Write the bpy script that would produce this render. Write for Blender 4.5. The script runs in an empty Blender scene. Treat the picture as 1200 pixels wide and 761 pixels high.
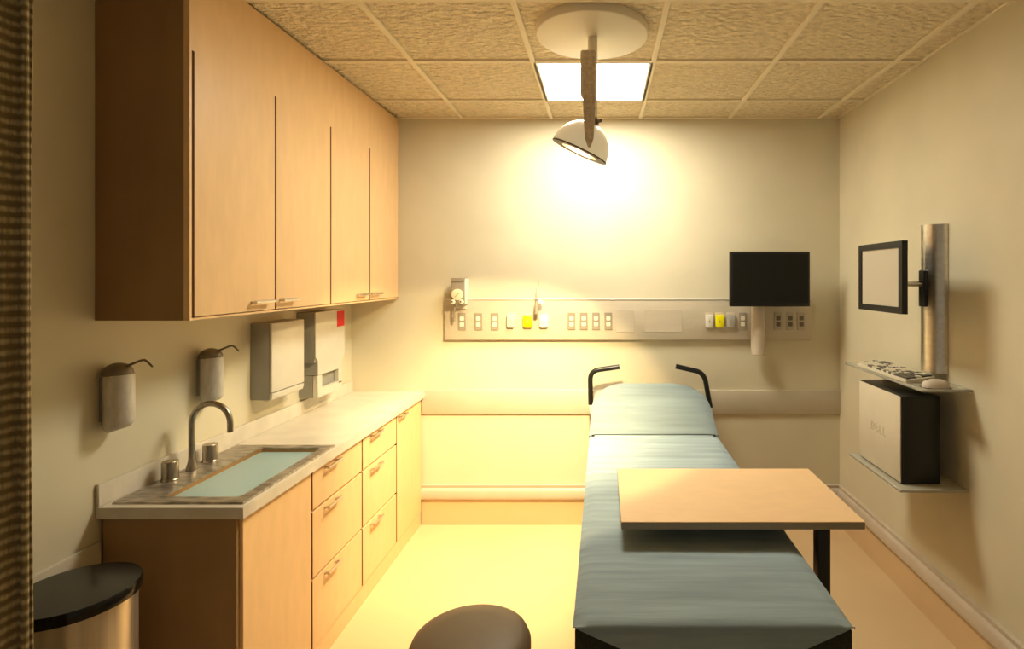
import bpy, bmesh, math, random
from mathutils import Vector, Matrix
random.seed(7)
scene = bpy.context.scene
COL = scene.collection
PI = math.pi

# ------------------------------------------------------------------ camera model
F, U0, V0, CZ = 640.0, 707.0, 325.0, 1.70
def px(u, v, Y):
    """world point at depth Y that the photograph shows at pixel (u, v)"""
    return Vector(((u - U0) * Y / F, Y, CZ - (v - V0) * Y / F))

# ------------------------------------------------------------------ materials
def lin(c):
    return tuple(((x / 255) / 12.92 if x / 255 <= .04045 else ((x / 255 + .055) / 1.055) ** 2.4) for x in c)

def mat(name, col, rough=.5, metal=0., spec=.5, var=0., vscale=(8, 8, 8), bump=0., bscale=(40, 40, 40), bdist=.002,
        emit=None, estr=0., trans=0., coat=0., detail=3., ior=1.45, alpha=1.):
    m = bpy.data.materials.new(name)
    m.use_nodes = True
    nt = m.node_tree
    b = nt.nodes['Principled BSDF']
    b.inputs['Base Color'].default_value = (*col, 1)
    b.inputs['Roughness'].default_value = rough
    b.inputs['Metallic'].default_value = metal
    b.inputs['Specular IOR Level'].default_value = spec
    b.inputs['Transmission Weight'].default_value = trans
    b.inputs['Coat Weight'].default_value = coat
    b.inputs['IOR'].default_value = ior
    b.inputs['Alpha'].default_value = alpha
    if emit:
        b.inputs['Emission Color'].default_value = (*emit, 1)
        b.inputs['Emission Strength'].default_value = estr
    tc = None
    def noise(scale, det):
        nonlocal tc
        if tc is None:
            tc = nt.nodes.new('ShaderNodeTexCoord')
        mp = nt.nodes.new('ShaderNodeMapping')
        mp.inputs['Scale'].default_value = scale
        nt.links.new(tc.outputs['Object'], mp.inputs['Vector'])
        n = nt.nodes.new('ShaderNodeTexNoise')
        n.inputs['Scale'].default_value = 1.
        n.inputs['Detail'].default_value = det
        nt.links.new(mp.outputs['Vector'], n.inputs['Vector'])
        return n
    if var:
        n = noise(vscale, detail)
        r = nt.nodes.new('ShaderNodeValToRGB')
        r.color_ramp.elements[0].position = .3
        r.color_ramp.elements[1].position = .7
        r.color_ramp.elements[0].color = (*[max(0, c * (1 - var)) for c in col], 1)
        r.color_ramp.elements[1].color = (*[min(1, c * (1 + var)) for c in col], 1)
        nt.links.new(n.outputs['Fac'], r.inputs['Fac'])
        nt.links.new(r.outputs['Color'], b.inputs['Base Color'])
    if bump:
        n = noise(bscale, 3.)
        bp = nt.nodes.new('ShaderNodeBump')
        bp.inputs['Strength'].default_value = bump
        bp.inputs['Distance'].default_value = bdist
        nt.links.new(n.outputs['Fac'], bp.inputs['Height'])
        nt.links.new(bp.outputs['Normal'], b.inputs['Normal'])
    return m

M = {}
M['wall'] = mat('wall_paint', (.66, .60, .445), .45, spec=.35, var=.04, vscale=(3, 3, 3), bump=.25, bscale=(120, 120, 120), bdist=.001)
M['ceiling'] = mat('ceiling_tile', (.80, .69, .49), .9, spec=.1, var=.13, vscale=(26, 40, 30), bump=1., bscale=(26, 42, 40), bdist=.05)
M['grid'] = mat('ceiling_grid', (.80, .71, .53), .6)
M['floor'] = mat('vinyl_floor', (.67, .48, .27), .42, spec=.4, var=.05, vscale=(2, 2, 2))
M['bumper'] = mat('bumper_rail', (.58, .50, .40), .5, var=.04)
M['rail'] = mat('wall_guard', (.56, .50, .39), .5, var=.03)
M['maple'] = mat('maple_laminate', (.80, .53, .27), .40, spec=.45, var=.035, vscale=(26, 26, 7), bump=.05, bscale=(80, 80, 14), bdist=.001)
M['maple_shaded'] = mat('maple_shaded_side', (.33, .20, .09), .55, spec=.2, var=.08, vscale=(8, 8, 3))  # same maple, darkened in its colour for the shade on camera-facing ends
M['gap_shade'] = mat('gap_shade_brown', (.10, .035, .010), .7, spec=.1)  # near-flush strips whose dark brown stands in for shadow between the fronts
M['steel'] = mat('satin_steel', (.62, .58, .52), .3, 1., var=.08, vscale=(60, 6, 60))
M['faucet'] = mat('brushed_nickel', (.36, .32, .27), .28, 1., var=.25, vscale=(90, 90, 18))
M['chrome'] = mat('polished_chrome', (.75, .72, .66), .12, 1.)
M['counter'] = mat('cream_laminate', (.66, .60, .50), .35, spec=.5, var=.10, vscale=(6, 10, 6), detail=8)
M['counter_edge'] = mat('counter_edge', (.62, .58, .50), .45)
M['sinkrim'] = mat('brushed_sink_steel', (.38, .34, .29), .36, .75, var=.45, vscale=(14, 45, 20), detail=9, bump=.2, bscale=(20, 80, 20))
M['basin'] = mat('basin_copper_tone', (.42, .23, .09), .35, .5, var=.2)
M['water'] = mat('still_water', (.31, .45, .47), .32, spec=.5)
M['white'] = mat('white_plastic', (.70, .67, .60), .4, var=.03)
M['disp'] = mat('dispenser_shell', (.62, .58, .50), .38, var=.04)
M['disp_grey'] = mat('dispenser_grey', (.30, .29, .26), .45, var=.06)
M['soap'] = mat('soap_bottle', (.60, .56, .50), .5, .25, var=.12, vscale=(60, 60, 18), bump=.3, bscale=(70, 70, 25))
M['soap_top'] = mat('soap_cap_metal', (.20, .175, .14), .4, .6)
M['red'] = mat('red_label', (.62, .01, .012), .5)
M['black'] = mat('black_plastic', (.012, .012, .011), .35, spec=.4)
M['black_matte'] = mat('black_vinyl', (.028, .028, .020), .75, spec=.2, var=.3, vscale=(160, 160, 160))
M['screen_black'] = mat('dark_screen', (.010, .010, .008), .5, spec=.2)
M['screen_grey'] = mat('grey_screen', (.50, .45, .36), .3, spec=.5)
M['headwall'] = mat('headwall_laminate', (.55, .48, .37), .42, var=.03, vscale=(10, 10, 40))
M['plate'] = mat('taupe_plate', (.30, .25, .18), .5)
M['plate_light'] = mat('light_plate', (.50, .45, .36), .5)
M['socket'] = mat('ivory_socket', (.72, .66, .52), .4)
M['socket_dark'] = mat('dark_socket', (.16, .13, .09), .5)
M['yellow'] = mat('yellow_cap', (.85, .76, .0), .4)
M['mint'] = mat('mint_white_cap', (.70, .74, .60), .4)
M['beige'] = mat('beige_cap', (.62, .54, .42), .4)
M['ivory'] = mat('ivory_cap', (.72, .68, .58), .4)
M['greycap'] = mat('grey_cap', (.40, .37, .31), .45)
M['dial'] = mat('dial_face', (.72, .66, .46), .4)
M['device'] = mat('regulator_body', (.30, .25, .19), .45, var=.1, vscale=(60, 60, 60))
M['sheet'] = mat('grey_blue_sheet', (.265, .335, .375), .75, spec=.2, var=.17, vscale=(2.0, 24, 24), detail=6, bump=.35, bscale=(2.5, 26, 26), bdist=.012)
M['pillowsheet'] = mat('pale_sheet', (.215, .268, .285), .75, spec=.2, var=.13, vscale=(2.0, 26, 26), detail=6, bump=.3, bscale=(2.5, 26, 26), bdist=.010)
M['tan'] = mat('tan_vinyl', (.38, .28, .17), .55)
M['tabletop'] = mat('light_maple_top', (.80, .55, .315), .42, spec=.4, var=.03, vscale=(14, 40, 10))
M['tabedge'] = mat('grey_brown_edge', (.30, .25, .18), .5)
M['stool'] = mat('brown_vinyl', (.16, .115, .070), .5, spec=.4, var=.08, vscale=(5, 5, 5))
M['binlid'] = mat('glossy_black_lid', (.007, .0065, .006), .2, spec=.4, var=.2, vscale=(20, 20, 20))
M['binbody'] = mat('stainless_bin', (.62, .57, .48), .3, .75, var=.22, vscale=(30, 30, 1.5))
M['glass'] = mat('smoked_glass_shelf', (.66, .64, .54), .12, spec=.5, trans=.5)
M['keys_light'] = mat('keyboard_shell', (.62, .57, .46), .45)
M['keys_cream'] = mat('cream_keycaps', (.66, .60, .47), .45)
M['keys_dark'] = mat('grey_keycaps', (.10, .09, .075), .5)
M['mouse'] = mat('pale_mouse_shell', (.66, .58, .50), .35)
M['pcside'] = mat('silver_case_panel', (.66, .59, .46), .45, 0., var=.03)
M['emboss'] = mat('embossed_mark', (.54, .48, .365), .5)
M['lamp'] = mat('lamp_enamel', (.82, .75, .60), .35)
M['shade'] = mat('glowing_lamp_enamel', (.85, .78, .62), .35, emit=(1., .84, .52), estr=.28)  # weak emission added so the outside of the dome reads as lit
M['lamp_dark'] = mat('lamp_rim_brown', (.10, .07, .045), .5)
M['arm'] = mat('lamp_arm_pewter', (.66, .56, .43), .5, .1, var=.2, vscale=(70, 70, 70))
M['bulb'] = mat('bulb_glow', (1, .9, .7), .5, emit=(1., .80, .45), estr=6.)
M['diffuser'] = mat('light_diffuser', (1, 1, 1), .5, emit=(1., .93, .73), estr=48.)

def curtain_material():
    m = bpy.data.materials.new('woven_curtain'); m.use_nodes = True
    nt = m.node_tree; b = nt.nodes['Principled BSDF']
    b.inputs['Roughness'].default_value = .9
    b.inputs['Specular IOR Level'].default_value = .1
    tc = nt.nodes.new('ShaderNodeTexCoord')
    w = nt.nodes.new('ShaderNodeTexWave'); w.wave_type = 'BANDS'; w.bands_direction = 'Z'
    w.inputs['Scale'].default_value = 13.; w.inputs['Distortion'].default_value = 1.2
    w.inputs['Detail'].default_value = 2; w.inputs['Detail Scale'].default_value = 3.
    nt.links.new(tc.outputs['Object'], w.inputs['Vector'])
    mp = nt.nodes.new('ShaderNodeMapping'); mp.inputs['Scale'].default_value = (160, 160, 14)
    nt.links.new(tc.outputs['Object'], mp.inputs['Vector'])
    n = nt.nodes.new('ShaderNodeTexNoise'); n.inputs['Scale'].default_value = 1.; n.inputs['Detail'].default_value = 4
    nt.links.new(mp.outputs['Vector'], n.inputs['Vector'])
    mix = nt.nodes.new('ShaderNodeMath'); mix.operation = 'MULTIPLY'
    nt.links.new(w.outputs['Fac'], mix.inputs[0]); nt.links.new(n.outputs['Fac'], mix.inputs[1])
    r = nt.nodes.new('ShaderNodeValToRGB')
    r.color_ramp.elements[0].position = .12; r.color_ramp.elements[0].color = (.17, .125, .056, 1)
    r.color_ramp.elements[1].position = .6; r.color_ramp.elements[1].color = (.44, .35, .195, 1)
    nt.links.new(mix.outputs[0], r.inputs['Fac']); nt.links.new(r.outputs['Color'], b.inputs['Base Color'])
    bp = nt.nodes.new('ShaderNodeBump'); bp.inputs['Strength'].default_value = .8; bp.inputs['Distance'].default_value = .004
    nt.links.new(mix.outputs[0], bp.inputs['Height']); nt.links.new(bp.outputs['Normal'], b.inputs['Normal'])
    return m
M['curtain'] = curtain_material()

# ------------------------------------------------------------------ mesh builder
ORIGIN = {}
class MB:
    def __init__(s): s.v = []; s.f = []
    def add(s, vs, fs):
        o = len(s.v); s.v += [Vector(p) for p in vs]; s.f += [tuple(i + o for i in f) for f in fs]; return s
    def box(s, x0, x1, y0, y1, z0, z1):
        x0, x1 = min(x0, x1), max(x0, x1); y0, y1 = min(y0, y1), max(y0, y1); z0, z1 = min(z0, z1), max(z0, z1)
        vs = [(x, y, z) for z in (z0, z1) for y in (y0, y1) for x in (x0, x1)]
        return s.add(vs, [(0, 2, 3, 1), (4, 5, 7, 6), (0, 1, 5, 4), (2, 6, 7, 3), (0, 4, 6, 2), (1, 3, 7, 5)])
    def lathe(s, prof, c=(0, 0, 0), axis=(0, 0, 1), n=32, closed=False):
        """prof: list of (radius, height) along axis from c"""
        c = Vector(c); a = Vector(axis).normalized()
        x = a.orthogonal().normalized(); y = a.cross(x)
        vs, rings = [], []
        for r, h in prof:
            if r < 1e-6:
                rings.append([len(vs)]); vs.append(c + a * h)
            else:
                ring = []
                for k in range(n):
                    t = 2 * PI * k / n
                    ring.append(len(vs)); vs.append(c + a * h + (x * math.cos(t) + y * math.sin(t)) * r)
                rings.append(ring)
        fs = []
        seq = list(zip(rings, rings[1:])) + ([(rings[-1], rings[0])] if closed else [])
        for A, B in seq:
            if len(A) == 1 and len(B) == 1: continue
            for k in range(n):
                k2 = (k + 1) % n
                if len(A) == 1: fs.append((A[0], B[k2], B[k]))
                elif len(B) == 1: fs.append((A[k], A[k2], B[0]))
                else: fs.append((A[k], A[k2], B[k2], B[k]))
        if not closed:
            if len(rings[0]) > 1: fs.append(tuple(reversed(rings[0])))
            if len(rings[-1]) > 1: fs.append(tuple(rings[-1]))
        return s.add(vs, fs)
    def cyl(s, p0, p1, r0, r1=None, n=24):
        p0, p1 = Vector(p0), Vector(p1); d = p1 - p0
        return s.lathe([(r0, 0), (r0 if r1 is None else r1, d.length)], p0, d, n)
    def tube(s, pts, r, n=14):
        pts = [Vector(p) for p in pts]
        vs, fs = [], []
        prev = None
        for i, p in enumerate(pts):
            d = (pts[min(i + 1, len(pts) - 1)] - pts[max(i - 1, 0)]).normalized()
            x = d.orthogonal().normalized() if prev is None else (prev - d * prev.dot(d)).normalized()
            prev = x; y = d.cross(x)
            rr = r[i] if isinstance(r, (list, tuple)) else r
            for k in range(n):
                t = 2 * PI * k / n; vs.append(p + (x * math.cos(t) + y * math.sin(t)) * rr)
        for i in range(len(pts) - 1):
            for k in range(n):
                k2 = (k + 1) % n
                fs.append((i * n + k, i * n + k2, (i + 1) * n + k2, (i + 1) * n + k))
        fs.append(tuple(reversed(range(n)))); fs.append(tuple((len(pts) - 1) * n + k for k in range(n)))
        return s.add(vs, fs)
    def prism(s, poly, d):
        """poly: 3-D polygon, extruded by vector d"""
        d = Vector(d); n = len(poly); poly = [Vector(p) for p in poly]
        vs = poly + [p + d for p in poly]
        fs = [tuple(reversed(range(n))), tuple(range(n, 2 * n))]
        fs += [(k, (k + 1) % n, n + (k + 1) % n, n + k) for k in range(n)]
        return s.add(vs, fs)
    def grid(s, rows):
        m = len(rows[0]); vs = [p for r in rows for p in r]
        fs = [(i * m + j, i * m + j + 1, (i + 1) * m + j + 1, (i + 1) * m + j) for i in range(len(rows) - 1) for j in range(m - 1)]
        return s.add(vs, fs)
    def loft(s, rings):
        m = len(rings[0]); vs = [p for r in rings for p in r]
        fs = [(i * m + j, i * m + (j + 1) % m, (i + 1) * m + (j + 1) % m, (i + 1) * m + j) for i in range(len(rings) - 1) for j in range(m)]
        fs.append(tuple(reversed(range(m)))); fs.append(tuple((len(rings) - 1) * m + k for k in range(m)))
        return s.add(vs, fs)
    def build(s, name, material, parent=None, bevel=0., seg=2, smooth=40, label=None, solid=0.):
        org = ORIGIN.get(parent.name, Vector()) if parent else Vector()
        me = bpy.data.meshes.new(name)
        me.from_pydata([tuple(p - org) for p in s.v], [], s.f)
        bm = bmesh.new(); bm.from_mesh(me)
        bmesh.ops.recalc_face_normals(bm, faces=bm.faces)
        if bevel:
            es = [e for e in bm.edges if len(e.link_faces) == 2 and e.calc_face_angle(0) > .6]
            bmesh.ops.bevel(bm, geom=es, offset=bevel, segments=seg, profile=.5, affect='EDGES', clamp_overlap=True)
        bm.to_mesh(me); bm.free()
        me.materials.append(M[material] if isinstance(material, str) else material)
        for p in me.polygons: p.use_smooth = True
        me.set_sharp_from_angle(angle=math.radians(smooth))
        o = bpy.data.objects.new(name, me); COL.objects.link(o)
        if parent: o.parent = parent
        ORIGIN[o.name] = org
        if solid:
            md = o.modifiers.new('thickness', 'SOLIDIFY'); md.thickness = solid; md.offset = -1
        if label: o['label'] = label
        return o

def tag(o, label, cat, group=None, kind=None):
    o['label'] = label; o['category'] = cat
    if group: o['group'] = group
    if kind: o['kind'] = kind
    return o
def thing(name, loc, label, cat, group=None):
    o = bpy.data.objects.new(name, None); COL.objects.link(o)
    o.empty_display_size = .05
    o.location = loc; ORIGIN[o.name] = Vector(loc)
    return tag(o, label, cat, group)
def struct(o):
    o['kind'] = 'structure'; return o
def dup(root, loc, label, group=None):
    r = root.copy(); COL.objects.link(r); r.location = loc; r['label'] = label
    if group: r['group'] = group
    for ch in root.children:
        c = ch.copy(); COL.objects.link(c); c.parent = r
        for g in ch.children:
            d = g.copy(); COL.objects.link(d); d.parent = c
    return r
def box(*a): return MB().box(*a)
def arc(c, r, a0, a1, n, ax, ay):
    c, ax, ay = Vector(c), Vector(ax), Vector(ay)
    return [c + ax * (r * math.cos(a0 + (a1 - a0) * i / n)) + ay * (r * math.sin(a0 + (a1 - a0) * i / n)) for i in range(n + 1)]

# ------------------------------------------------------------------ room
XL, XR, YB, YF, ZC = -1.73, 1.622, 3.75, -1.0, 2.796
struct(box(XL - .1, XR + .1, YF, YB + .1, -.1, 0).build('floor', 'floor'))
struct(box(XL - .1, XR + .1, YB, YB + .1, 0, ZC + .08).build('wall_back', 'wall'))
struct(box(XL - .1, XL, YF, YB, 0, ZC + .08).build('wall_left', 'wall'))
struct(box(XR, XR + .1, YF, YB, 0, ZC + .08).build('wall_right', 'wall'))
GX = [XL, -1.576, -.966, -.356, .254, .864, 1.474, XR]
GY = [YF] + [3.37 - .613 * k for k in range(6, -1, -1)] + [YB]
mb = MB(); gm = MB()
for i in range(len(GX) - 1):
    for j in range(len(GY) - 1):
        if GX[i] == -.356 and abs(GY[j] - (3.37 - .613)) < 1e-6: continue       # the opening of the light fitting
        mb.box(GX[i], GX[i + 1], GY[j], GY[j + 1], ZC, ZC + .02)
mb.box(XL, XR, YF, YB, ZC + .07, ZC + .09)
ceil = struct(mb.build('ceiling', 'ceiling'))
for x in GX[1:-1]: gm.box(x - .013, x + .013, YF, YB, ZC - .012, ZC + .001)
for y in GY[1:-1]: gm.box(XL, XR, y - .013, y + .013, ZC - .0108, ZC + .001)
gm.box(XL, XR, YB - .02, YB, ZC - .009, ZC + .001); gm.box(XR - .02, XR, YF, YB, ZC - .009, ZC + .001); gm.box(XL, XL + .02, YF, YB, ZC - .009, ZC + .001)
gm.build('ceiling_grid', 'grid', ceil, bevel=.002, seg=1)

# coved floor edge, bumper rail with cap, wall guard rails
CB = .166
mb = MB().box(-1.245, XR, YB - .006, YB, 0, CB).box(XR - .006, XR, YF, YB, 0, CB)
struct(mb.build('trim_1', 'floor'))
def bumper(run):   # profile in (off-wall, z)
    prof = [(0, .172), (.012, .172), (.022, .180), (.026, .195), (.026, .235), (.022, .250), (.013, .256), (.013, .262), (.016, .268), (.016, .278), (0, .280)]
    return [run(d, z) for d, z in prof]
poly = bumper(lambda d, z: (-1.245, YB - d, z))
struct(MB().prism(poly, (XR + 1.245, 0, 0)).build('baseboard_back', 'bumper', smooth=50))
poly = bumper(lambda d, z: (XR - d, YF, z))
struct(MB().prism(poly, (0, YB - YF, 0)).build('baseboard_right', 'bumper', smooth=50))
struct(box(-1.244, XR, YB - .014, YB, .762, .927).build('trim_2', 'rail', bevel=.003))
struct(box(XL, XL + .014, YF, 1.868, .635, .797).build('trim_3', 'rail', bevel=.003))

# ------------------------------------------------------------------ ceiling light and examination lamp
t = thing('ceiling_light', (-.051, 3.0635, ZC), 'square lit ceiling panel recessed in the tile grid above the bed head', 'ceiling light')
mb = MB()
x0, x1, y0, y1 = -.356, .254, 2.757, 3.370
for a in ((x0, x0 + .022, y0, y1), (x1 - .022, x1, y0, y1), (x0 + .022, x1 - .022, y0, y0 + .022), (x0 + .022, x1 - .022, y1 - .022, y1)):
    mb.box(*a, ZC - .012, ZC + .06)
mb.build('frame', 'lamp', t, bevel=.002, seg=1)
box(x0 + .022, x1 - .022, y0 + .022, y1 - .022, ZC - .002, ZC + .010).build('diffuser', 'diffuser', t)

AX = Vector((-.416, .074, -.906)).normalized()       # where the lamp head points
HC = Vector((-.108, 2.45, 2.262))                      # centre of its rim
t = thing('examination_lamp', (-.05, 2.41, ZC), 'ceiling-hung examination lamp with round canopy, jointed arm and tilted dome head', 'examination lamp')
MB().lathe([(0, 0), (.240, 0), (.2445, .002), (.246, .006), (.247, .038), (0, .038)], (-.05, 2.412, ZC - .038), n=72).build('canopy', 'lamp', t, smooth=50)
MB().cyl((-.047, 2.41, 2.385), (-.047, 2.41, ZC - .034), .021).build('pole', 'lamp', t)
mb = MB().lathe([(0, 0), (.026, 0), (.028, .01), (.026, .02), (.021, .022), (.021, 0.03)], (-.047, 2.41, 2.372))
mb.cyl((-.03, 2.40, 2.385), (-.012, 2.38, 2.383), .008)
mb.build('knob', 'lamp_dark', t)
box(-.098, -.030, 2.325, 2.388, 2.475, 2.672).build('arm_block', 'arm', t, bevel=.012, seg=3)
# tapered blade
def q(hw, y, z, d): return [(-.060 - hw, y, z), (-.060 + hw, y, z), (-.060 + hw, y + d, z), (-.060 - hw, y + d, z)]
MB().loft([q(.029, 2.333, 2.50, .04), q(.026, 2.325, 2.42, .04), q(.021, 2.315, 2.325, .035), q(.018, 2.312, 2.29, .03), q(.005, 2.314, 2.252, .02)]).build('arm_blade', 'arm', t, bevel=.003, seg=2)
R = .130
prof = [(R * math.cos(a), -1.08 * R * math.sin(a)) for a in [PI / 2 * k / 16 for k in range(17)]]
prof[-1] = (0, prof[-1][1])
inner = [(r * .955, h * .955) for r, h in prof]
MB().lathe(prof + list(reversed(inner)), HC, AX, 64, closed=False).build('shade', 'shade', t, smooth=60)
MB().lathe([(R * .64, -.012), (R * .64, .000), (R * .96, .001), (R * .98, .001), (R * 1.005, .001), (R * 1.01, -.004), (R * .97, -.008), (R * .64, -.012)], HC, AX, 64).build('rim', 'lamp_dark', t, smooth=60)
MB().lathe([(0, -.016), (R * .635, -.016), (R * .635, -.006), (R * .5, -.001), (R * .3, .002), (0, .003)], HC, AX, 48).build('lens', 'bulb', t, smooth=60)

# ------------------------------------------------------------------ wall cabinet
FX = -1.407
t = thing('wall_cabinet', (XL, 1.857, 1.552), 'long maple wall cabinet with four doors reaching the ceiling', 'cabinet')
mb = MB().box(XL + .002, FX - .02, 1.872, YB - .002, 1.555, ZC - .012)
mb.box(FX - .02, FX, 1.857, YB - .002, 2.4772, ZC - .012)
mb.box(FX - .02, FX, 1.857, YB - .002, 1.552, 1.560)
mb.build('carcass', 'maple', t)
box(XL + .002, FX - .02, 1.857, 1.872, 1.552, ZC - .012).build('end_panel', 'maple_shaded', t, label='shaded brown end panel of the cabinet')
box(FX - .02, FX, 1.857, 1.867, 1.560, 2.4772).build('edge_strip', 'maple', t)
seams = [1.868, 2.339, 2.814, 3.286, 3.746]
for y in seams[:-1]: box(FX - .019, FX - .0012, y - .0005, y + .012, 1.562, 2.477).build('gap_shade_strip', 'gap_shade', t, label='dark strip painted as gap shade beside the door')
def pull(parent, X, y0, y1, z, dz=0.):
    r = .0065
    mb = MB().tube([(X, y0 + .012, z), (X + .024, y0 + .012, z + dz)], .006)
    mb.tube([(X, y1 - .012, z), (X + .024, y1 - .012, z + dz)], .006)
    mb.tube([(X + .024, y0, z + dz), (X + .024, y1, z + dz)], r)
    return mb.build('handle', 'steel', parent)
hy = [2.235, 2.425, 3.165, 3.36]
for k in range(4):
    a, b = seams[k] + .012, seams[k + 1] - (.0005 if k < 3 else 0)
    d = box(FX - .019, FX, a, b, 1.564, 2.4772).build('door', 'maple', t)
    pull(d, FX, hy[k] - .062, hy[k] + .062, 1.600)

# ------------------------------------------------------------------ base cabinets
BX = -1.245
def base_unit(y0, y1, label):
    t = thing('base_cabinet', (XL, y0, 0), label, 'cabinet', 'maple base cabinets under the worktop')
    return t
def carcass(t, y0, y1, top=.874, cut=None):
    mb = MB().box(XL + .002, BX - .02, y0, y1, .095, top)
    if cut: mb = MB().box(XL + .002, BX - .02, y0, y1, .095, .70).box(XL + .002, BX - .02, cut, y1, .70, top).box(BX - .036, BX - .02, y0, cut, .70, top)
    mb.box(BX - .02, BX - .004, y0, y1, .095, .104).build('carcass', 'maple', t)
    box(XL + .002, BX - .006, y0, y1, 0, .095).build('toe_kick', 'maple', t)
Ys = [1.872, 2.327, 2.814, 3.282, 3.732]
G = .014
def gap_shade_strip(t, y, zs):
    for a, b in zs: box(BX - .02, BX - .0012, y, y + G, a, b).build('gap_shade_strip', 'gap_shade', t, label='dark strip painted as gap shade beside the front')
# sink unit
t = base_unit(Ys[0], Ys[1], 'sink base cabinet with one plain maple front nearest the camera')
MB().box(XL + .002, BX - .02, Ys[0] + .016, Ys[1], .095, .70).box(XL + .002, BX - .02, Ys[0] + .016, Ys[0] + .03, .70, .874).box(XL + .002, BX - .02, Ys[1] - .016, Ys[1], .70, .874).box(BX - .036, BX - .02, Ys[0] + .016, Ys[1], .70, .874).build('carcass', 'maple', t)
box(XL + .002, BX - .006, Ys[0] + .016, Ys[1], 0, .095).build('toe_kick', 'maple', t)
box(XL + .016, BX - .012, Ys[0], Ys[0] + .015, 0, .874).build('end_panel', 'maple_shaded', t, label='shaded brown end panel facing the camera')
box(BX - .019, BX, Ys[0] + .016, Ys[1], .102, .874).build('door', 'maple', t, bevel=.0015, seg=1)
# drawer units
ZD = [(.700, .868), (.406, .690), (.102, .396)]
def drawers(t, y0, y1, hc, cut=None):
    carcass(t, y0, y1, cut=cut)
    gap_shade_strip(t, y0, [(.700, .872), (.408, .688), (.104, .395)])
    for a, b in ZD:
        d = box(BX - .019, BX, y0 + G, y1, a, b).build('drawer', 'maple', t, bevel=.0015, seg=1)
        pull(d, BX, hc - .062, hc + .062, b - .020, .004)
t = base_unit(Ys[1], Ys[2], 'three-drawer maple base cabinet beside the sink cabinet'); drawers(t, Ys[1], Ys[2], 2.49, 2.56)
t = base_unit(Ys[2], Ys[3], 'three-drawer maple base cabinet second from the sink, beside the tall-door cabinet'); drawers(t, Ys[2], Ys[3], 2.97)
t = base_unit(Ys[3], Ys[4], 'maple base cabinet with one full-height door beside the back wall')
carcass(t, Ys[3], Ys[4]); gap_shade_strip(t, Ys[3], [(.104, .872)])
d = box(BX - .019, BX, Ys[3] + G, Ys[4], .102, .868).build('door', 'maple', t, bevel=.0015, seg=1)
pull(d, BX, 3.30, 3.415, .848, .004)

# worktop with the cut-out for the sink
CX = -1.225
SX0, SX1, SY0, SY1 = -1.700, -1.242, 1.885, 2.535          # sink rim
OX0, OX1, OY0, OY1 = -1.562, -1.287, 1.935, 2.490          # basin opening
t = thing('countertop', (XL, 1.858, .876), 'cream laminate worktop with low backsplash running along the left wall', 'countertop')
mb = MB()
mb.box(XL + .002, CX, 1.858, OY0 - .008, .876, .915).box(XL + .002, CX, OY1 + .008, YB - .002, .876, .915)
mb.box(XL + .002, OX0 - .008, OY0 - .008, OY1 + .008, .876, .915).box(OX1 + .008, CX, OY0 - .008, OY1 + .008, .876, .915)
mb.build('worktop', 'counter', t)
box(XL + .002, XL + .013, 1.858, YB - .002, .915, .993).build('backsplash', 'counter', t, bevel=.002, seg=1)

t = thing('sink', ((SX0 + SX1) / 2, (SY0 + SY1) / 2, .915), 'rectangular brushed steel sink set into the worktop', 'sink')
def rrect(x0, x1, y0, y1, z, r, n=6):
    P = []
    for cx, cy, a in ((x1 - r, y1 - r, 0), (x0 + r, y1 - r, PI / 2), (x0 + r, y0 + r, PI), (x1 - r, y0 + r, 1.5 * PI)):
        for k in range(n + 1):
            P.append(Vector((cx + r * math.cos(a + PI / 2 * k / n), cy + r * math.sin(a + PI / 2 * k / n), z)))
    return P
o0 = rrect(SX0, SX1, SY0, SY1, .9152, .004); o1 = rrect(SX0 + .003, SX1 - .003, SY0 + .003, SY1 - .003, .922, .004)
i0 = rrect(OX0, OX1, OY0, OY1, .922, .018); i1 = rrect(OX0, OX1, OY0, OY1, .905, .018)
m = len(o0); vs = o0 + o1 + i0 + i1; fs = []
for a in range(3):
    for k in range(m):
        k2 = (k + 1) % m; fs.append((a * m + k, a * m + k2, (a + 1) * m + k2, (a + 1) * m + k))
MB().add(vs, fs).build('rim', 'sinkrim', t, smooth=30)
b0 = rrect(OX0, OX1, OY0, OY1, .9175, .018); b1 = rrect(OX0 + .01, OX1 - .01, OY0 + .01, OY1 - .01, .76, .022); b2 = rrect(OX0 + .04, OX1 - .04, OY0 + .04, OY1 - .04, .735, .02)
vs = b0 + b1 + b2; fs = []
for a in range(2):
    for k in range(m):
        k2 = (k + 1) % m; fs.append((a * m + k, a * m + k2, (a + 1) * m + k2, (a + 1) * m + k))
fs.append(tuple(2 * m + k for k in range(m)))
MB().add(vs, fs).build('basin', 'basin', t, smooth=50, label='copper-toned inside of the sink')
w = MB(); P = rrect(OX0 + .0015, OX1 - .0015, OY0 + .0015, OY1 - .0015, .903, .018)
w.add(P, [tuple(range(len(P)))])
tag(w.build('water', 'water'), 'flat pale blue water filling the sink', 'water', kind='stuff')

t = thing('faucet', (-1.661, 2.204, .922), 'gooseneck nickel faucet with two knob handles behind the sink', 'faucet')
r = .0115; cx = -1.661
pts = [(cx, 2.204, .922), (cx, 2.204, 1.0), (cx, 2.204, 1.11)] + arc((cx + .078, 2.204, 1.112), .078, PI, 0, 18, (1, 0, 0), (0, 0, 1)) + [(cx + .156, 2.204, 1.075)]
MB().tube(pts, r, 18).lathe([(.021, 0), (.019, .012), (.013, .035), (.0115, .05)], (cx, 2.204, .9225)).build('spout', 'faucet', t, smooth=50)
for y in (2.098, 2.312):
    MB().lathe([(.031, 0), (.030, .004), (.028, .006), (.028, .068), (.026, .071), (0, .071)], (-1.664, y, .9225), n=32).build('handle_knob', 'faucet', t, smooth=40)

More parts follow.
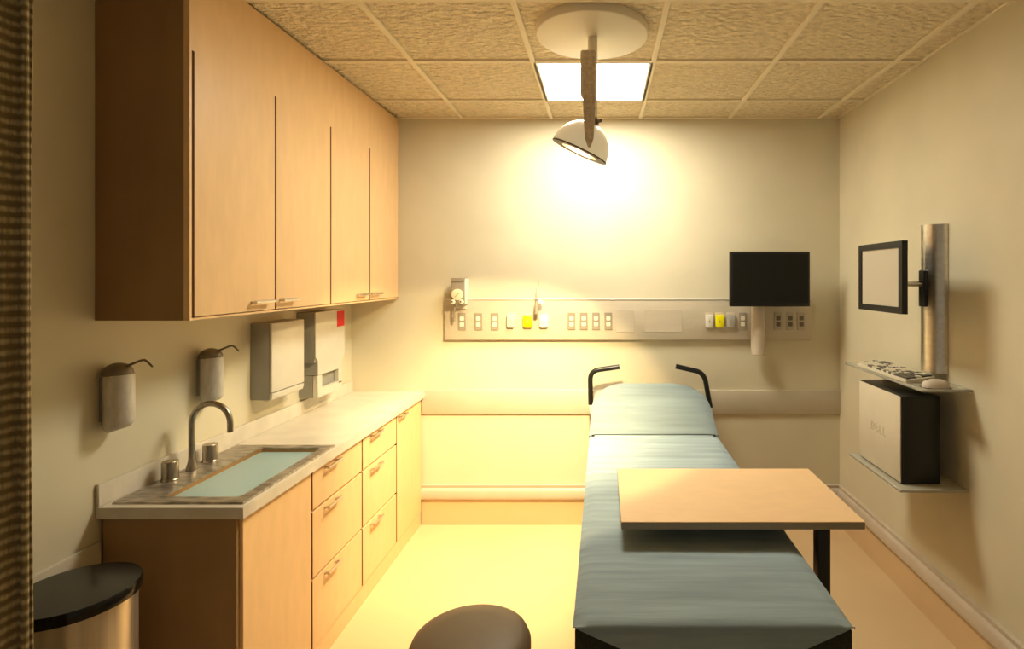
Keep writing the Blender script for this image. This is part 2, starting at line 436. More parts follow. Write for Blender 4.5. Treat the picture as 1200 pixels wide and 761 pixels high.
# ------------------------------------------------------------------ dispensers on the left wall
def soap(loc, label):
    x, y, z = loc
    t = thing('soap_dispenser', (XL, y, z), label, 'soap dispenser', 'soap dispensers on the left wall')
    cx = XL + .052
    MB().box(XL, XL + .016, y - .022, y + .022, z + .03, z + .185).build('bracket', 'disp_grey', t, bevel=.004)
    n = 28; top, bot = [], []
    mb = MB()
    rings = []
    for k, (rr, zz, sl) in enumerate([(.030, 0, .35), (.040, .012, .30), (.043, .026, .25), (.043, .190, 0), (.0425, .192, 0)]):
        rings.append([Vector((cx + rr * math.cos(2 * PI * j / n), y + rr * math.sin(2 * PI * j / n), z + zz + sl * rr * math.cos(2 * PI * j / n))) for j in range(n)])
    mb.loft(rings).build('bottle', 'soap', t, smooth=50)
    MB().lathe([(.0435, 0), (.0440, .004), (.0425, .014), (.036, .026), (.025, .035), (.012, .040), (0, .041)], (cx - .006, y, z + .190)).build('cap', 'soap_top', t, smooth=50)
    pts = [(cx + .010, y, z + .208), (cx + .030, y, z + .221), (cx + .075, y, z + .239), (cx + .088, y, z + .241), (cx + .098, y, z + .235), (cx + .116, y, z + .217)]
    MB().tube(pts, [.006, .0045, .004, .004, .004, .003], 10).build('pump_spout', 'soap_top', t, smooth=50)
    return t
s1 = soap((XL, 1.893, 1.172), 'wall soap dispenser above the near end of the worktop, left of the faucet')
dup(s1, (XL, 2.342, 1.165), 'wall soap dispenser behind the faucet, beside the paper towel box')

t = thing('paper_towel_dispenser', (XL, 2.82, 1.09), 'square pale paper towel dispenser on the wall between soap dispenser and red-labelled dispenser', 'dispenser')
y0, y1, X = 2.674, 2.964, -1.623
box(XL, X - .012, y0, y1, 1.095, 1.474).build('housing', 'disp_grey', t, bevel=.006)
box(X - .012, X, y0 + .001, y1 - .001, 1.132, 1.472).build('front_cover', 'disp', t, bevel=.003)
MB().prism([(X - .012, y0 + .004, 1.128), (X + .002, y0 + .004, 1.126), (X - .004, y0 + .004, 1.096), (X - .03, y0 + .004, 1.086), (X - .05, y0 + .004, 1.096)], (0, y1 - y0 - .008, 0)).build('towel_slot_lip', 'disp', t, bevel=.002)

t = thing('glove_dispenser', (XL, 3.25, 1.01), 'tall pale wall dispenser with a red label and open tray at its foot', 'dispenser')
y0, y1, X = 3.076, 3.420, -1.62
MB().box(XL, X - .008, y0, y1, 1.215, 1.50).box(XL + .001, X - .008, y0 + .024, y1 - .036, 1.141, 1.215).build('housing', 'disp_grey', t, bevel=.004)
MB().prism([(X - .008, y0, 1.5), (X - .008, y1, 1.5), (X - .008, y1, 1.225), (X - .008, y1 - .036, 1.19), (X - .008, y1 - .036, 1.141), (X - .008, y0 + .026, 1.141), (X - .008, y0 + .026, 1.225), (X - .008, y0, 1.245)], (.008, 0, 0)).build('front_cover', 'disp', t, bevel=.001, seg=1)
mb = MB().box(X - .03, X - .001, y0 + .026, y0 + .075, 1.012, 1.139).box(X - .03, X - .001, y1 - .075, y1 - .038, 1.05, 1.139).box(X - .03, X - .001, y0 + .075, y1 - .038, 1.012, 1.062)
mb.build('tray_frame', 'disp', t, bevel=.002, seg=1)
box(XL + .001, X - .031, y0 + .026, y1 - .04, 1.013, 1.139).build('tray', 'disp_grey', t)
box(X, X + .0015, 3.322, 3.414, 1.398, 1.492).build('warning_label', 'red', t, label='red label at the upper corner')

# ------------------------------------------------------------------ bin, curtain, stool
t = thing('trash_can', (-1.525, 1.577, 0), 'round stainless trash can with glossy black lid beside the sink cabinet', 'trash can')
c = (-1.525, 1.577, 0)
MB().lathe([(0, .004), (.138, .004), (.140, .008), (.140, .768), (0, .768)], c, n=64).build('body', 'binbody', t, smooth=40)
MB().lathe([(.1425, 0), (.1425, .022), (0, .022)], c, n=64).build('base', 'black', t, smooth=40)
MB().lathe([(0, .7685), (.150, .7685), (.151, .773), (.151, .796), (.148, .801), (.10, .804), (0, .805)], c, n=64).build('lid', 'binlid', t, smooth=40)

t = thing('privacy_curtain', (-1.48, 1.2, 0), 'woven brown curtain hanging at the very edge of the room opening', 'curtain')
rows = []
for k in range(80):
    z = .12 + (2.735 - .12) * k / 79
    row = []
    for j in range(64):
        u = j / 63
        x = -1.705 + u * .421
        ph = u * 2 * PI * 7.0
        row.append(Vector((x + .006 * math.sin(ph * 2 + .8), 1.2 + .022 * math.cos(ph) + .004 * math.sin(z * 3 + ph), z)))
    # side hem turned back
    rows.append(row)
MB().grid(rows).build('fabric', 'curtain', t, smooth=80, solid=.004)
MB().tube([(-1.2845, 1.213, .12), (-1.2845, 1.213, 2.735)], .0065, 10).build('side_hem', 'curtain', t)
box(-1.715, -1.20, 1.18, 1.22, 2.735, ZC - .009).build('track', 'steel', t, bevel=.004)

SC = Vector((-.400, 1.645, 0))
t = thing('stool', SC, 'round brown padded stool on the floor beside the bed', 'stool')
MB().lathe([(0, .545), (.150, .545), (.172, .552), (.181, .572), (.181, .592), (.172, .612), (.150, .624), (.10, .632), (0, .635)], SC, n=64).build('seat', 'stool', t, smooth=70)
MB().lathe([(0, .52), (.12, .52), (.12, .545), (0, .545)], SC, n=32).build('seat_plate', 'black', t)
MB().lathe([(.034, .09), (.034, .16), (.026, .17), (.026, .34), (.019, .345), (.019, .52)], SC, n=24).build('column', 'chrome', t)
for k in range(5):
    a = 2 * PI * k / 5 + .3; d = Vector((math.cos(a), math.sin(a), 0)); sd = Vector((-math.sin(a), math.cos(a), 0))
    def rq(r, w, z0, z1): return [SC + d * r + sd * w + Vector((0, 0, z0)), SC + d * r - sd * w + Vector((0, 0, z0)), SC + d * r - sd * w + Vector((0, 0, z1)), SC + d * r + sd * w + Vector((0, 0, z1))]
    lg = MB().loft([rq(.02, .022, .085, .135), rq(.24, .014, .066, .088)]).build('leg', 'chrome', t, bevel=.004)
    c = SC + d * .228 + Vector((0, 0, .026))
    MB().lathe([(.010, -.014), (.025, -.013), (.026, -.008), (.026, .008), (.025, .013), (.010, .014)], c, sd).cyl(c + Vector((0, 0, .02)), c + Vector((0, 0, .044)), .006).build('caster', 'black', lg)

# ------------------------------------------------------------------ headwall panel and what is set in it
HY = 3.722
t = thing('headwall_panel', (px(736, 400, HY).x, YB, 1.26), 'long beige medical headwall rail carrying outlets across the back wall', 'headwall panel')
a, b = px(521, 351.5, HY), px(950.5, 398.5, HY)
box(a.x, b.x, HY, YB - .001, b.z, a.z).build('rail_body', 'headwall', t, bevel=.003)
MB().box(a.x + .002, b.x - .002, HY - .004, HY + .012, a.z - .001, a.z + .008).build('top_lip', 'white', t, bevel=.002, seg=1)
for u0, u1, v0, v1 in ((755, 799.5, 363, 389.5), (713, 743.5, 363, 389.5)):
    if u0 == 713: u0 = 722
    p, r_ = px(u0, v0, HY), px(u1, v1, HY)
    box(p.x, r_.x, HY - .0022, HY, r_.z, p.z).build('cover_plate', 'headwall', t, bevel=.001, seg=1)

HZ = HY - .0005
def outlet(u0, u1, v0, v1, plate, sock, label, group):
    p, r_ = px(u0, v0, HY), px(u1, v1, HY)
    c = Vector(((p.x + r_.x) / 2, HZ, (p.z + r_.z) / 2)); w, h = (r_.x - p.x) / 2, (p.z - r_.z) / 2
    t = thing('electrical_outlet', c, label, 'electrical outlet', group)
    box(c.x - w, c.x + w, HZ - .005, HZ, c.z - h, c.z + h).build('plate', plate, t, bevel=.0015, seg=1)
    for sgn in (1, -1):
        cz = c.z + sgn * h * .34
        P = []
        for k in range(20):
            ang = 2 * PI * k / 20
            P.append((c.x + w * .58 * max(-.92, min(.92, 1.12 * math.cos(ang))), HZ - .005, cz + h * .27 * max(-.9, min(.9, 1.12 * math.sin(ang)))))
        MB().prism(P, (0, -.003, 0)).build('socket', sock, t)
    return t
g1, g2, g3 = 'outlets at the left end of the headwall', 'outlets at the middle of the headwall', 'outlets at the right end of the headwall'
o1 = outlet(537, 546, 367, 387, 'plate', 'socket', 'taupe duplex outlet under the suction regulator, leftmost on the headwall', g1)
def at(u, v): 
    p = px(u, v, HY); return (p.x, HZ, p.z)
dup(o1, at(560.7, 377), 'taupe duplex outlet second from the left end of the headwall')
dup(o1, at(579.9, 377), 'taupe duplex outlet third from the left, just before the beige gas outlet')
for u, lb in ((669.8, 'taupe outlet first of the four together at mid-headwall'), (684.1, 'taupe outlet second of the four together at mid-headwall'),
              (698.4, 'taupe outlet third of the four together at mid-headwall'), (712.9, 'taupe outlet fourth of the four together, beside the blank cover plates')):
    dup(o1, at(u, 376.5), lb, g2)
dup(o1, at(870.2, 376.5), 'taupe outlet between the grey gas outlet and the black monitor\'s pole', g3)
o2 = outlet(907, 916.5, 366, 387, 'plate_light', 'socket_dark', 'pale outlet with dark sockets just right of the black monitor\'s pole', g3)
dup(o2, at(925.8, 376.5), 'pale outlet with dark sockets, middle of the three below the black monitor', g3)
dup(o2, at(938.8, 376.5), 'pale outlet with dark sockets at the far right end of the headwall', g3)

def gas(u0, u1, v0, v1, cap, label, group):
    p, r_ = px(u0, v0, HY), px(u1, v1, HY)
    c = Vector(((p.x + r_.x) / 2, HZ, (p.z + r_.z) / 2)); w, h = (r_.x - p.x) / 2, (p.z - r_.z) / 2
    t = thing('gas_outlet', c, label, 'gas outlet', group)
    box(c.x - w * .95, c.x + w * .95, HZ - .004, HZ, c.z - h * .9, c.z + h * 1.35).build('plate', 'beige', t, bevel=.001, seg=1)
    P = [(c.x - w, 0, c.z + h), (c.x + w, 0, c.z + h), (c.x + w, 0, c.z - h * .75), (c.x + w * .75, 0, c.z - h), (c.x - w * .75, 0, c.z - h), (c.x - w, 0, c.z - h * .75)]
    MB().prism([(x, HZ - .0042, z) for x, y, z in P], (0, -.016, 0)).build('cap', cap, t, bevel=.002, seg=2)
    MB().box(c.x - w * .35, c.x + w * .35, HZ - .0212, HZ - .0195, c.z - .0012, c.z + .0012).box(c.x - .0012, c.x + .0012, HZ - .0213, HZ - .0195, c.z - h * .3, c.z + h * .3).build('mark', 'plate', t)
    return t
gl, gr = 'gas outlets left of the bed head', 'gas outlets right of the bed head'
gas(594.5, 603, 369, 384, 'beige', 'beige gas outlet left of the yellow one, beside the third outlet', gl)
gas(613.3, 624, 369.5, 384, 'yellow', 'bright yellow gas outlet below the flowmeter on the left half', gl)
gas(632.5, 642.5, 369.5, 384, 'mint', 'pale mint gas outlet just right of the flowmeter', gl)
gas(826.3, 835.3, 369, 384, 'ivory', 'ivory gas outlet left of the yellow one near the black monitor', gr)
gas(838, 848, 369, 384, 'yellow', 'bright yellow gas outlet near the black monitor', gr)
gas(851.2, 860.8, 369, 384, 'greycap', 'grey gas outlet between yellow gas outlet and the monitor\'s pole', gr)

# suction regulator
p0, p1 = px(528.2, 326, 3.636), px(544.2, 357.5, 3.636)
t = thing('suction_regulator', ((p0.x + p1.x) / 2, YB, p1.z), 'taupe suction regulator with round dial gauge at the left end of the headwall', 'regulator')
RZ = 3.636; xc = (p0.x + p1.x) / 2
MB().box(p0.x, p1.x, RZ + .006, RZ + .075, p1.z, p0.z).build('body', 'device', t, bevel=.003)
box(p0.x + .006, p1.x - .006, RZ + .075, HY, p1.z - .03, p1.z + .05).build('mount', 'white', t, bevel=.003)
box(p1.x, p1.x + .005, RZ + .008, RZ + .11, p1.z + .004, p0.z - .004).build('side_cover', 'white', t, bevel=.002, label='pale side cover')
box(p0.x + .006, p1.x - .006, RZ + .002, RZ + .0065, p0.z - .022, p0.z - .006).build('top_strip', 'plate', t)
gc = px(536, 345.5, RZ)
gd = MB().lathe([(0, 0), (.036, 0), (.038, .006), (.038, .014), (.033, .016), (0, .016)], (gc.x, RZ + .006, gc.z), (0, -1, 0), 32).build('gauge', 'dial', t, label='ivory dial gauge')
MB().prism([(gc.x - .016, RZ - .0105, gc.z - .014), (gc.x - .013, RZ - .0105, gc.z - .017), (gc.x + .017, RZ - .0105, gc.z + .012), (gc.x + .014, RZ - .0105, gc.z + .015)], (0, -.001, 0)).build('needle', 'plate', gd)
for u in (531, 540.8):
    k = px(u, 354, RZ)
    MB().lathe([(.014, 0), (.016, .012), (.013, .020), (0, .021)], (k.x, RZ + .006, k.z), (0, -1, 0), 20).build('knob', 'socket', t)
    MB().lathe([(.006, .0), (.006, .004)], (k.x - .002, RZ - .0155, k.z + .002), (0, -1, 0), 12).build('knob_center', 'socket_dark', t)
MB().tube([(xc - .03, RZ + .04, p1.z), (xc - .034, RZ + .04, p1.z - .06), (xc - .036, RZ + .05, p1.z - .115)], .007).build('hose_barb', 'plate', t)

# flowmeter
fy = 3.66; f0 = px(630.2, 352, fy)
t = thing('flowmeter', (f0.x, YB, f0.z), 'thin upright flowmeter tube with pale knob above the yellow gas outlet', 'flowmeter')
MB().lathe([(.0022, 0), (.0022, .05)], (f0.x + .004, fy, px(0, 337, fy).z), n=10).build('float_needle', 'plate', t)
MB().lathe([(.008, 0), (.010, .006), (.010, .062), (.006, .075)], (f0.x - .002, fy, px(0, 350, fy).z), n=18).build('tube', 'beige', t)
MB().lathe([(.010, 0), (.014, .004), (.014, .05), (.011, .075), (.008, .09)], (f0.x - .008, fy, px(0, 368.5, fy).z), n=18).build('valve_body', 'device', t)
kb = px(633, 355, fy)
MB().lathe([(.013, 0), (.018, .006), (.017, .022), (0, .024)], (kb.x - .006, fy, kb.z), (.85, -.5, .1), 20).build('knob', 'ivory', t)
MB().cyl((f0.x - .006, fy, px(0, 362, fy).z), (f0.x - .006, HY, px(0, 362, fy).z), .009).build('connector', 'steel', t)

# bedside monitor
my = 3.55
a, b = px(856, 295, my), px(949.3, 359.5, my)
pc = px(888, 400, 3.672).x
t = thing('patient_monitor', (pc, YB, px(0, 416, 3.67).z), 'black flat patient monitor on a short pole at the back wall', 'monitor')
box(a.x, b.x, my, my + .045, b.z, a.z).build('casing', 'black', t, bevel=.004)
box(a.x + .014, b.x - .014, my - .0012, my + .002, b.z + .022, a.z - .014).build('screen', 'screen_black', t, label='dark blank screen')
MB().lathe([(.040, 0), (.045, .004), (.045, .42), (.040, .425)], (pc, 3.672, px(0, 416, 3.67).z), n=40).build('pole', 'bumper', t, smooth=40)
box(pc - .04, pc + .04, my + .045, 3.64, (a.z + b.z) / 2 - .05, (a.z + b.z) / 2 + .05).build('mount', 'black', t, bevel=.006)

# ------------------------------------------------------------------ bed
BXC, BH = .299, .377
Y0, Y1, Y2 = 1.482, 3.235, 3.615
def prof_at(s):       # s in metres from the foot -> (Y, Z of the mattress top)
    L1 = Y1 - Y0
    if s <= L1: return Y0 + s, .752
    f = (s - L1) / .44
    return Y1 + (Y2 - Y1) * f, .752 + .232 * (f + .12 * math.sin(PI * f))
def halfw(s, full=BH, k=.185):
    L1 = Y1 - Y0
    if s <= L1: return full
    f = min(1, (s - L1) / .44)
    if f < .35: return full - .012 * f / .35
    g = (f - .35) / .65
    return (full - .012 - k) + k * math.sqrt(max(0, 1 - g ** 2.2))
t = thing('stretcher', (BXC, 2.5, 0), 'wheeled hospital stretcher with raised head and black push handles', 'hospital bed')
rings = []
for i in range(61):
    s = (Y1 - Y0 + .43) * i / 60
    y, z = prof_at(s); w = halfw(s, BH - .001, .13)
    th = .12 if s < Y1 - Y0 else .12 - .05 * (s - (Y1 - Y0)) / .44
    rings.append([Vector((BXC - w, y, z - .012)), Vector((BXC - w + .012, y, z)), Vector((BXC + w - .012, y, z)), Vector((BXC + w, y, z - .012)), Vector((BXC + w, y, z - th)), Vector((BXC - w, y, z - th))])
MB().loft(rings).build('mattress', 'black_matte', t, smooth=50)
# tan backrest board behind the raised head
P = []
for k in range(21):
    f = k / 20; s = Y1 - Y0 + .44 * f; w = halfw(s, BH + .004, .10); y, z = prof_at(s); P.append((w, y + .02, z - .055 + .035 * f))
ring = [Vector((BXC - w, y, z)) for w, y, z in P] + [Vector((BXC + w, y, z)) for w, y, z in reversed(P)]
MB().prism(ring, (0, .028, -.03)).build('backrest_board', 'tan', t, label='tan board behind the raised head')
mb = MB().box(BXC - .33, BXC + .33, 1.50, 3.52, .60, .63)
for x in (BXC - .345, BXC + .325): mb.box(x, x + .02, 1.49, 3.56, .575, .628)
mb.build('deck', 'black_matte', t, bevel=.004)
mb = MB().box(BXC - .30, BXC - .26, 1.60, 3.50, .22, .28).box(BXC + .26, BXC + .30, 1.60, 3.50, .22, .28)
for y in (1.62, 2.53, 3.44): mb.box(BXC - .26, BXC + .26, y - .02, y + .02, .22, .28)
mb.build('base_frame', 'black_matte', t, bevel=.004)
for y in (2.2, 2.95):
    MB().cyl((BXC, y, .25), (BXC, y, .60), .06).box(BXC - .28, BXC + .28, y - .03, y + .03, .24, .275).build('lift_column', 'steel', t)
for sx in (-.28, .28):
    for y in (1.66, 3.42):
        c = Vector((BXC + sx, y, .075))
        lg = MB().cyl(c + Vector((0, 0, .07)), c + Vector((0, 0, .15)), .018).box(c.x - .022, c.x + .022, y - .03, y + .03, .135, .15).build('leg', 'steel', t)
        MB().lathe([(.03, -.016), (.072, -.015), (.075, -.008), (.075, .008), (.072, .015), (.03, .016)], c, (1, 0, 0), 32).build('caster', 'black', lg, smooth=50)
def handle(ub, vb, ue, ve, ut, vt, Yh):
    a, e, tp = px(ub, vb, Yh), px(ue, ve, Yh), px(ut, vt, Yh)
    d1, d2 = (a - e).normalized(), (tp - e).normalized()
    pts = [a]
    A, B = e + d1 * .06, e + d2 * .06
    for k in range(9):
        q_ = k / 8; pts.append(A * (1 - q_) ** 2 + e * 2 * q_ * (1 - q_) + B * q_ ** 2)
    pts.append(tp)
    h = MB().tube(pts, .0165, 16).build('push_handle', 'black', t, smooth=60)
    return h, a
h, a = handle(692.3, 475, 691.5, 435, 726, 430, 3.60)
MB().tube([a + Vector((0, 0, .004)), a + Vector((.002, 0, -.03)), a + Vector((.026, 0, -.085)), a + Vector((.030, -.03, -.2))], [.018, .018, .02, .02], 14).build('handle_socket', 'white', h, label='white socket under the handle')
h, a = handle(832.5, 478, 825, 437, 792, 429.5, 3.60)
MB().tube([a + Vector((0, 0, .004)), a + Vector((-.004, 0, -.03)), a + Vector((-.03, 0, -.085)), a + Vector((-.034, -.03, -.2))], [.018, .018, .02, .02], 14).build('handle_socket', 'white', h)

# sheet over the mattress
def sheet_rows(s0, s1, n, lift, foot, drop):
    rows = []
    NT = 36
    def row(s, foot_q=None):
        y, z = prof_at(max(0, s)); w = halfw(s) + .003 + lift * .3; R_ = []
        L1 = Y1 - Y0
        dr = drop * (min(1, max(0, s) / .2) if s < L1 else max(.25, 1 - .9 * (s - L1) / .44))
        for j in range(NT + 5):
            if j < 2 or j > NT + 2:
                sg = -1 if j < 2 else 1; q_ = (2 - j) / 2 if j < 2 else (j - NT - 2) / 2
                x = BXC + sg * (w + .001); zz = z + lift - .012 - dr * q_; xx = x
            else:
                tt = (j - 2) / NT * 2 - 1
                xx = BXC + tt * w
                zz = z + lift + .0015 * math.sin(5 * xx + 11 * y) * (1 - tt * tt) - (.012 if abs(tt) > .999 else (.004 if abs(tt) > .93 else 0))
            yy = y
            if foot_q is not None:
                tt = max(-1, min(1, (j - 2) / NT * 2 - 1))
                dd = .086 * min(1, (1 - abs(tt)) / .50) ** .95
                # rounded hem
                zz = z + lift - .004 - dd * foot_q if 2 <= j <= NT + 2 else zz - 0
                yy = y - .006
            R_.append(Vector((xx, yy, zz)))
        return R_
    if foot:
        for q_ in (1, .75, .5, .25, .06): rows.append(row(0, q_))
    for i in range(n + 1): rows.append(row(s0 + (s1 - s0) * i / n))
    return rows
L1 = Y1 - Y0
tag(MB().grid(sheet_rows(.002, L1 + .03, 60, .006, True, .045)).build('bed_sheet', 'sheet', smooth=60), 'grey blue sheet spread flat over the stretcher mattress', 'sheet')
rows = sheet_rows(L1 + .004, L1 + .44, 22, .014, False, .10)
last = rows[-1]
rows.append([p + Vector((0, .012, -.012)) for p in last]); rows.append([p + Vector((0, .018, -.06)) for p in last])
tag(MB().grid(rows).build('headrest_cover', 'pillowsheet', smooth=60), 'paler grey cover over the raised head of the stretcher', 'cover')

# ------------------------------------------------------------------ overbed table
TZ = .842; s = CZ - TZ
ya, yb = 640 * s / 287, 640 * s / 224.5
xa, xb = 21 * ya / 640, 307.3 * ya / 640
t = thing('overbed_table', (.80, 2.0, 0), 'light maple overbed table on a black post spanning the bed', 'overbed table')
box(xa, xb, ya, yb, TZ - .004, TZ).build('tabletop', 'tabletop', t, bevel=.001, seg=1)
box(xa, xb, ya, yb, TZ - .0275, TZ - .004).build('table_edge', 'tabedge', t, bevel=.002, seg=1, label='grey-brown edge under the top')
box(.777, .823, 1.975, 2.025, .075, TZ - .03).build('post', 'black', t, bevel=.004)
box(.50, .83, 1.965, 2.035, TZ - .042, TZ - .0275).build('support_arm', 'black', t, bevel=.003)
mb = MB().box(.775, .825, 1.78, 2.22, .055, .085)
for y in (1.79, 2.21): mb.box(.25, .80, y - .018, y + .018, .055, .082)
mb.build('base', 'black', t, bevel=.005)
for x in (.27, .79):
    for y in (1.79, 2.21):
        c = Vector((x, y, .027))
        MB().lathe([(.008, -.012), (.025, -.011), (.027, -.006), (.027, .006), (.025, .011), (.008, .012)], c, (0, 1, 0), 24).cyl(c + Vector((0, 0, .02)), c + Vector((0, 0, .031)), .007).build('caster', 'black', t)

# ------------------------------------------------------------------ computer station on the right wall
PY, PR = 2.641, .075
t = thing('mounting_column', (XR, PY, 1.245), 'half-round brushed metal column on the right wall behind the grey monitor', 'mounting column')
P = [(XR - PR * math.sin(PI * k / 28), PY - PR * math.cos(PI * k / 28), 1.245) for k in range(29)]
MB().prism(P, (0, 0, 1.952 - 1.245)).build('column', 'steel', t, smooth=30)
box(XR - PR - .012, XR - PR + .01, PY - .028, PY + .020, px(0, 360, 2.6).z, px(0, 317, 2.6).z).build('bracket', 'black', t, bevel=.004, label='dark arm bracket in the column slot')
mz = 1.7 - 7.5 * 2.55 / 640
mcx = 1.314
t = thing('computer_monitor', (1.42, 2.607, 1.67), 'grey-screened monitor with black frame on an arm from the right wall', 'monitor')
y0, y1 = 2.403, 2.812; z0, z1 = CZ - 43.6 * 2.403 / 640, CZ + 43.2 * 2.403 / 640
bz = .030
mb = MB()
for a in ((y0, y1, z1 - bz, z1), (y0, y1, z0, z0 + bz), (y0, y0 + bz, z0 + bz, z1 - bz), (y1 - bz, y1, z0 + bz, z1 - bz)):
    mb.box(mcx, mcx + .026, *a)
mb.box(mcx + .010, mcx + .028, y0 + .004, y1 - .004, z0 + .004, z1 - .004)
mb.build('casing', 'black', t)
box(mcx + .006, mcx + .0105, y0 + bz, y1 - bz, z0 + bz, z1 - bz).build('screen', 'screen_grey', t, label='blank grey screen')
box(mcx + .028, mcx + .052, 2.46, 2.755, mz - .09, mz + .09).build('rear_housing', 'black', t, bevel=.006)
MB().cyl((mcx + .05, 2.607, CZ - 8 * 2.62 / 640), (XR - PR - .010, 2.635, CZ - 8 * 2.62 / 640), .012).build('arm', 'steel', t)

TX0, TY0, TY1, TTZ = 1.400, 2.394, 3.166, 1.206
tag(box(TX0, XR - .001, TY0, TY1, TTZ - .012, TTZ).build('keyboard_shelf', 'glass', bevel=.002, seg=1), 'narrow pale glass wall shelf carrying the keyboard', 'shelf')
tag(box(1.317, XR - .001, 2.42, 2.93, .744, .756).build('computer_shelf', 'glass', bevel=.002, seg=1), 'low pale wall shelf under the computer tower', 'shelf')

# keyboard
KX0, KX1, KY0, KY1 = 1.412, 1.548, 2.548, 3.04
t = thing('keyboard', ((KX0 + KX1) / 2, (KY0 + KY1) / 2, TTZ), 'cream and grey keyboard lying on the glass shelf', 'keyboard')
def kz(x): return TTZ + .014 + (x - KX0) / (KX1 - KX0) * .016
MB().prism([(KX0, KY0, TTZ), (KX1, KY0, TTZ), (KX1, KY0, kz(KX1)), (KX0, KY0, kz(KX0))], (0, KY1 - KY0, 0)).build('shell', 'keys_light', t, bevel=.002, seg=1)
ncol, nrow = 20, 5
w = (KY1 - KY0 - .016) / ncol; h = (KX1 - KX0 - .014) / nrow
proto = {}
for i in range(nrow):
    for j in range(ncol):
        dark = (j < 5 and i != 4 and random.random() < .7) or random.random() < .30
        yy, xx = KY0 + .008 + (j + .5) * w, KX0 + .007 + (i + .5) * h
        z = kz(xx)
        if dark not in proto:
            k = box(xx - h / 2 + .0015, xx + h / 2 - .0015, yy - w / 2 + .0015, yy + w / 2 - .0015, z - .001, z + .008).build('key', 'keys_dark' if dark else 'keys_cream', t)
            proto[dark] = (k, Vector((xx, yy, z)))
            if dark: k['label'] = 'dark grey key'
        else:
            k0, p0 = proto[dark]
            k = k0.copy(); COL.objects.link(k); k.parent = t
            k.location = Vector((xx, yy, z)) - p0
# mouse
t = thing('mouse', (1.488, 2.445, TTZ), 'pale rounded computer mouse at the near end of the glass shelf', 'mouse')
rings = []
for k in range(13):
    u = k / 12; x = 1.428 + .122 * u; w = .030 * (max(.0, 1 - abs(2 * u - 1) ** 3.2)) ** .5 + .004; h = .036 * (max(0, 1 - abs(2 * (u * .94 + .03) - 1.0) ** 2.6)) ** .5
    rings.append([Vector((x, 2.445 + w * math.cos(a), TTZ + .002 + max(0, h * math.sin(a)))) for a in [PI * j / 12 for j in range(13)]])
MB().loft(rings).build('shell', 'mouse', t, smooth=70)
MB().lathe([(.006, -.002), (.007, 0), (.006, .002)], (1.452, 2.445, TTZ + .030), (0, 1, 0), 16).build('scroll_wheel', 'keys_dark', t)
MB().box(1.43, 1.546, 2.418, 2.472, TTZ, TTZ + .003).build('base', 'keys_dark', t, bevel=.001)

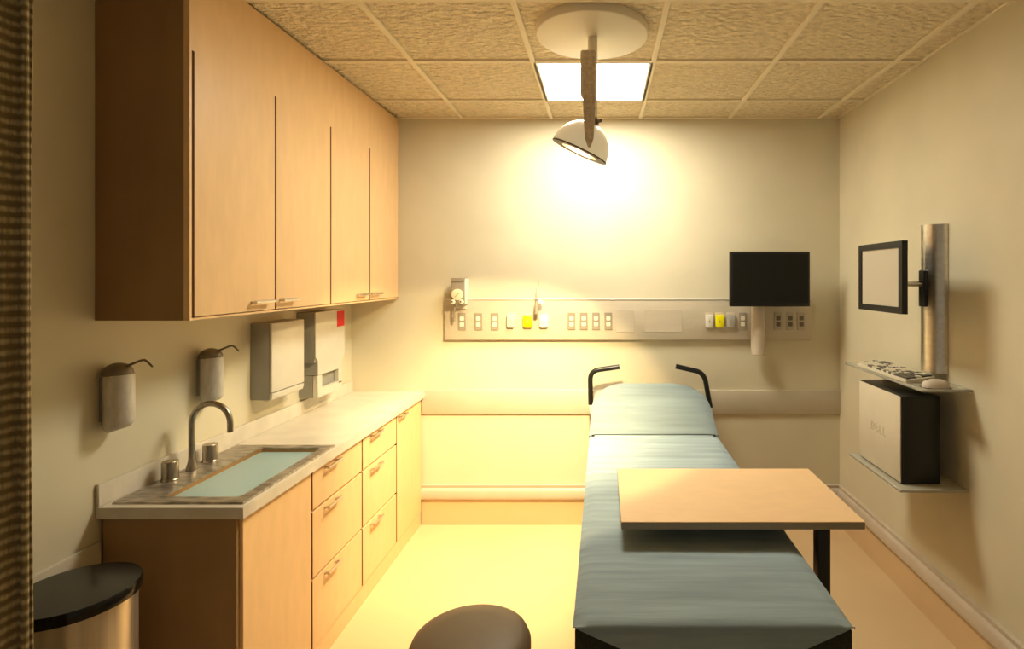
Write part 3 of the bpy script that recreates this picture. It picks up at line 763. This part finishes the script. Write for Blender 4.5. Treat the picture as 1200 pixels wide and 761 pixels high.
# computer tower
CX0, CX1, CY0, CY1, CZ0, CZ1 = 1.352, 1.532, 2.484, 2.886, .757, 1.158
t = thing('computer_tower', ((CX0 + CX1) / 2, (CY0 + CY1) / 2, CZ0), 'black computer tower with silver side panel on the low wall shelf', 'computer')
box(CX0 + .006, CX1, CY0, CY1, CZ0, CZ1).build('case', 'black', t, bevel=.003)
sp = box(CX0, CX0 + .006, CY0 + .004, CY1 - .003, CZ0 + .006, CZ1 - .004).build('side_panel', 'pcside', t, bevel=.002, label='silver side panel with embossed letters')
box(CX0 + .012, CX1 - .006, CY0 - .004, CY0, CZ0 + .008, CZ1 - .008).build('front_bezel', 'black', t, bevel=.002)
def letters():
    mb = MB(); h, w, st = .042, .030, .006
    yc, zc = 2.685, (CZ0 + CZ1) / 2 - .002
    def stroke(off, rot, rects):
        for (x0, x1, z0, z1) in rects:
            pts = []
            for (x, z) in ((x0, z0), (x1, z0), (x1, z1), (x0, z1)):
                X_, Z_ = x - w / 2, z - h / 2
                xr = X_ * math.cos(rot) - Z_ * math.sin(rot); zr = X_ * math.sin(rot) + Z_ * math.cos(rot)
                pts.append((CX0 - .0012, yc - (off + xr), zc + zr))     # reads left to right towards the camera
            mb.prism(pts, (.0016, 0, 0))
    D = [(0, st, 0, h), (st, w * .7, h - st, h), (st, w * .7, 0, st), (w * .7, w * .7 + st, st * .6, h - st * .6)]
    E = [(0, st, 0, h), (st, w, h - st, h), (st, w * .9, h / 2 - st / 2, h / 2 + st / 2), (st, w, 0, st)]
    L = [(0, st, 0, h), (st, w * .85, 0, st)]
    stroke(-.056, 0, D); stroke(-.017, .65, E); stroke(.026, 0, L); stroke(.060, 0, L)
    return mb
letters().build('logo', 'emboss', sp)

# ------------------------------------------------------------------ lights
def light(name, kind, loc, energy, color, **kw):
    l = bpy.data.lights.new(name, kind); l.energy = energy; l.color = color
    for k, v in kw.items(): setattr(l, k, v)
    o = bpy.data.objects.new(name, l); COL.objects.link(o); o.location = loc; return o
S1 = Vector((-.30, .34, -.89)).normalized()
sp_ = light('lamp_spot', 'SPOT', HC + AX * .03, 70, (1., .77, .40), spot_size=math.radians(89), spot_blend=.10, shadow_soft_size=.05)
sp_.rotation_euler = S1.to_track_quat('-Z', 'Y').to_euler()
BD = Vector((-.24, .48, -.84)).normalized()
b_ = light('lamp_beam', 'SPOT', HC + AX * .03, 415, (1., .78, .40), spot_size=math.radians(76), spot_blend=1., shadow_soft_size=.05)
b_.rotation_euler = BD.to_track_quat('-Z', 'Y').to_euler()

w = bpy.data.worlds.new('world'); scene.world = w; w.use_nodes = True
bg = w.node_tree.nodes['Background']; bg.inputs[0].default_value = (1., .86, .62, 1); bg.inputs[1].default_value = .27

# ------------------------------------------------------------------ camera
cam = bpy.data.cameras.new('camera'); co = bpy.data.objects.new('camera', cam); COL.objects.link(co)
cam.sensor_fit = 'HORIZONTAL'; cam.sensor_width = 36; cam.lens = 36 * F / 1200
cam.shift_x = (600 - U0) / 1200; cam.shift_y = (V0 - 380.5) / 1200
cam.clip_start = .05
co.location = (0, 0, CZ); co.rotation_euler = (PI / 2, 0, 0)
scene.camera = co
scene.view_settings.view_transform = 'Standard'
scene.view_settings.look = 'None'
scene.view_settings.exposure = 0
scene.cycles.use_denoising = True
scene.cycles.max_bounces = 10
scene.cycles.sample_clamp_indirect = 6
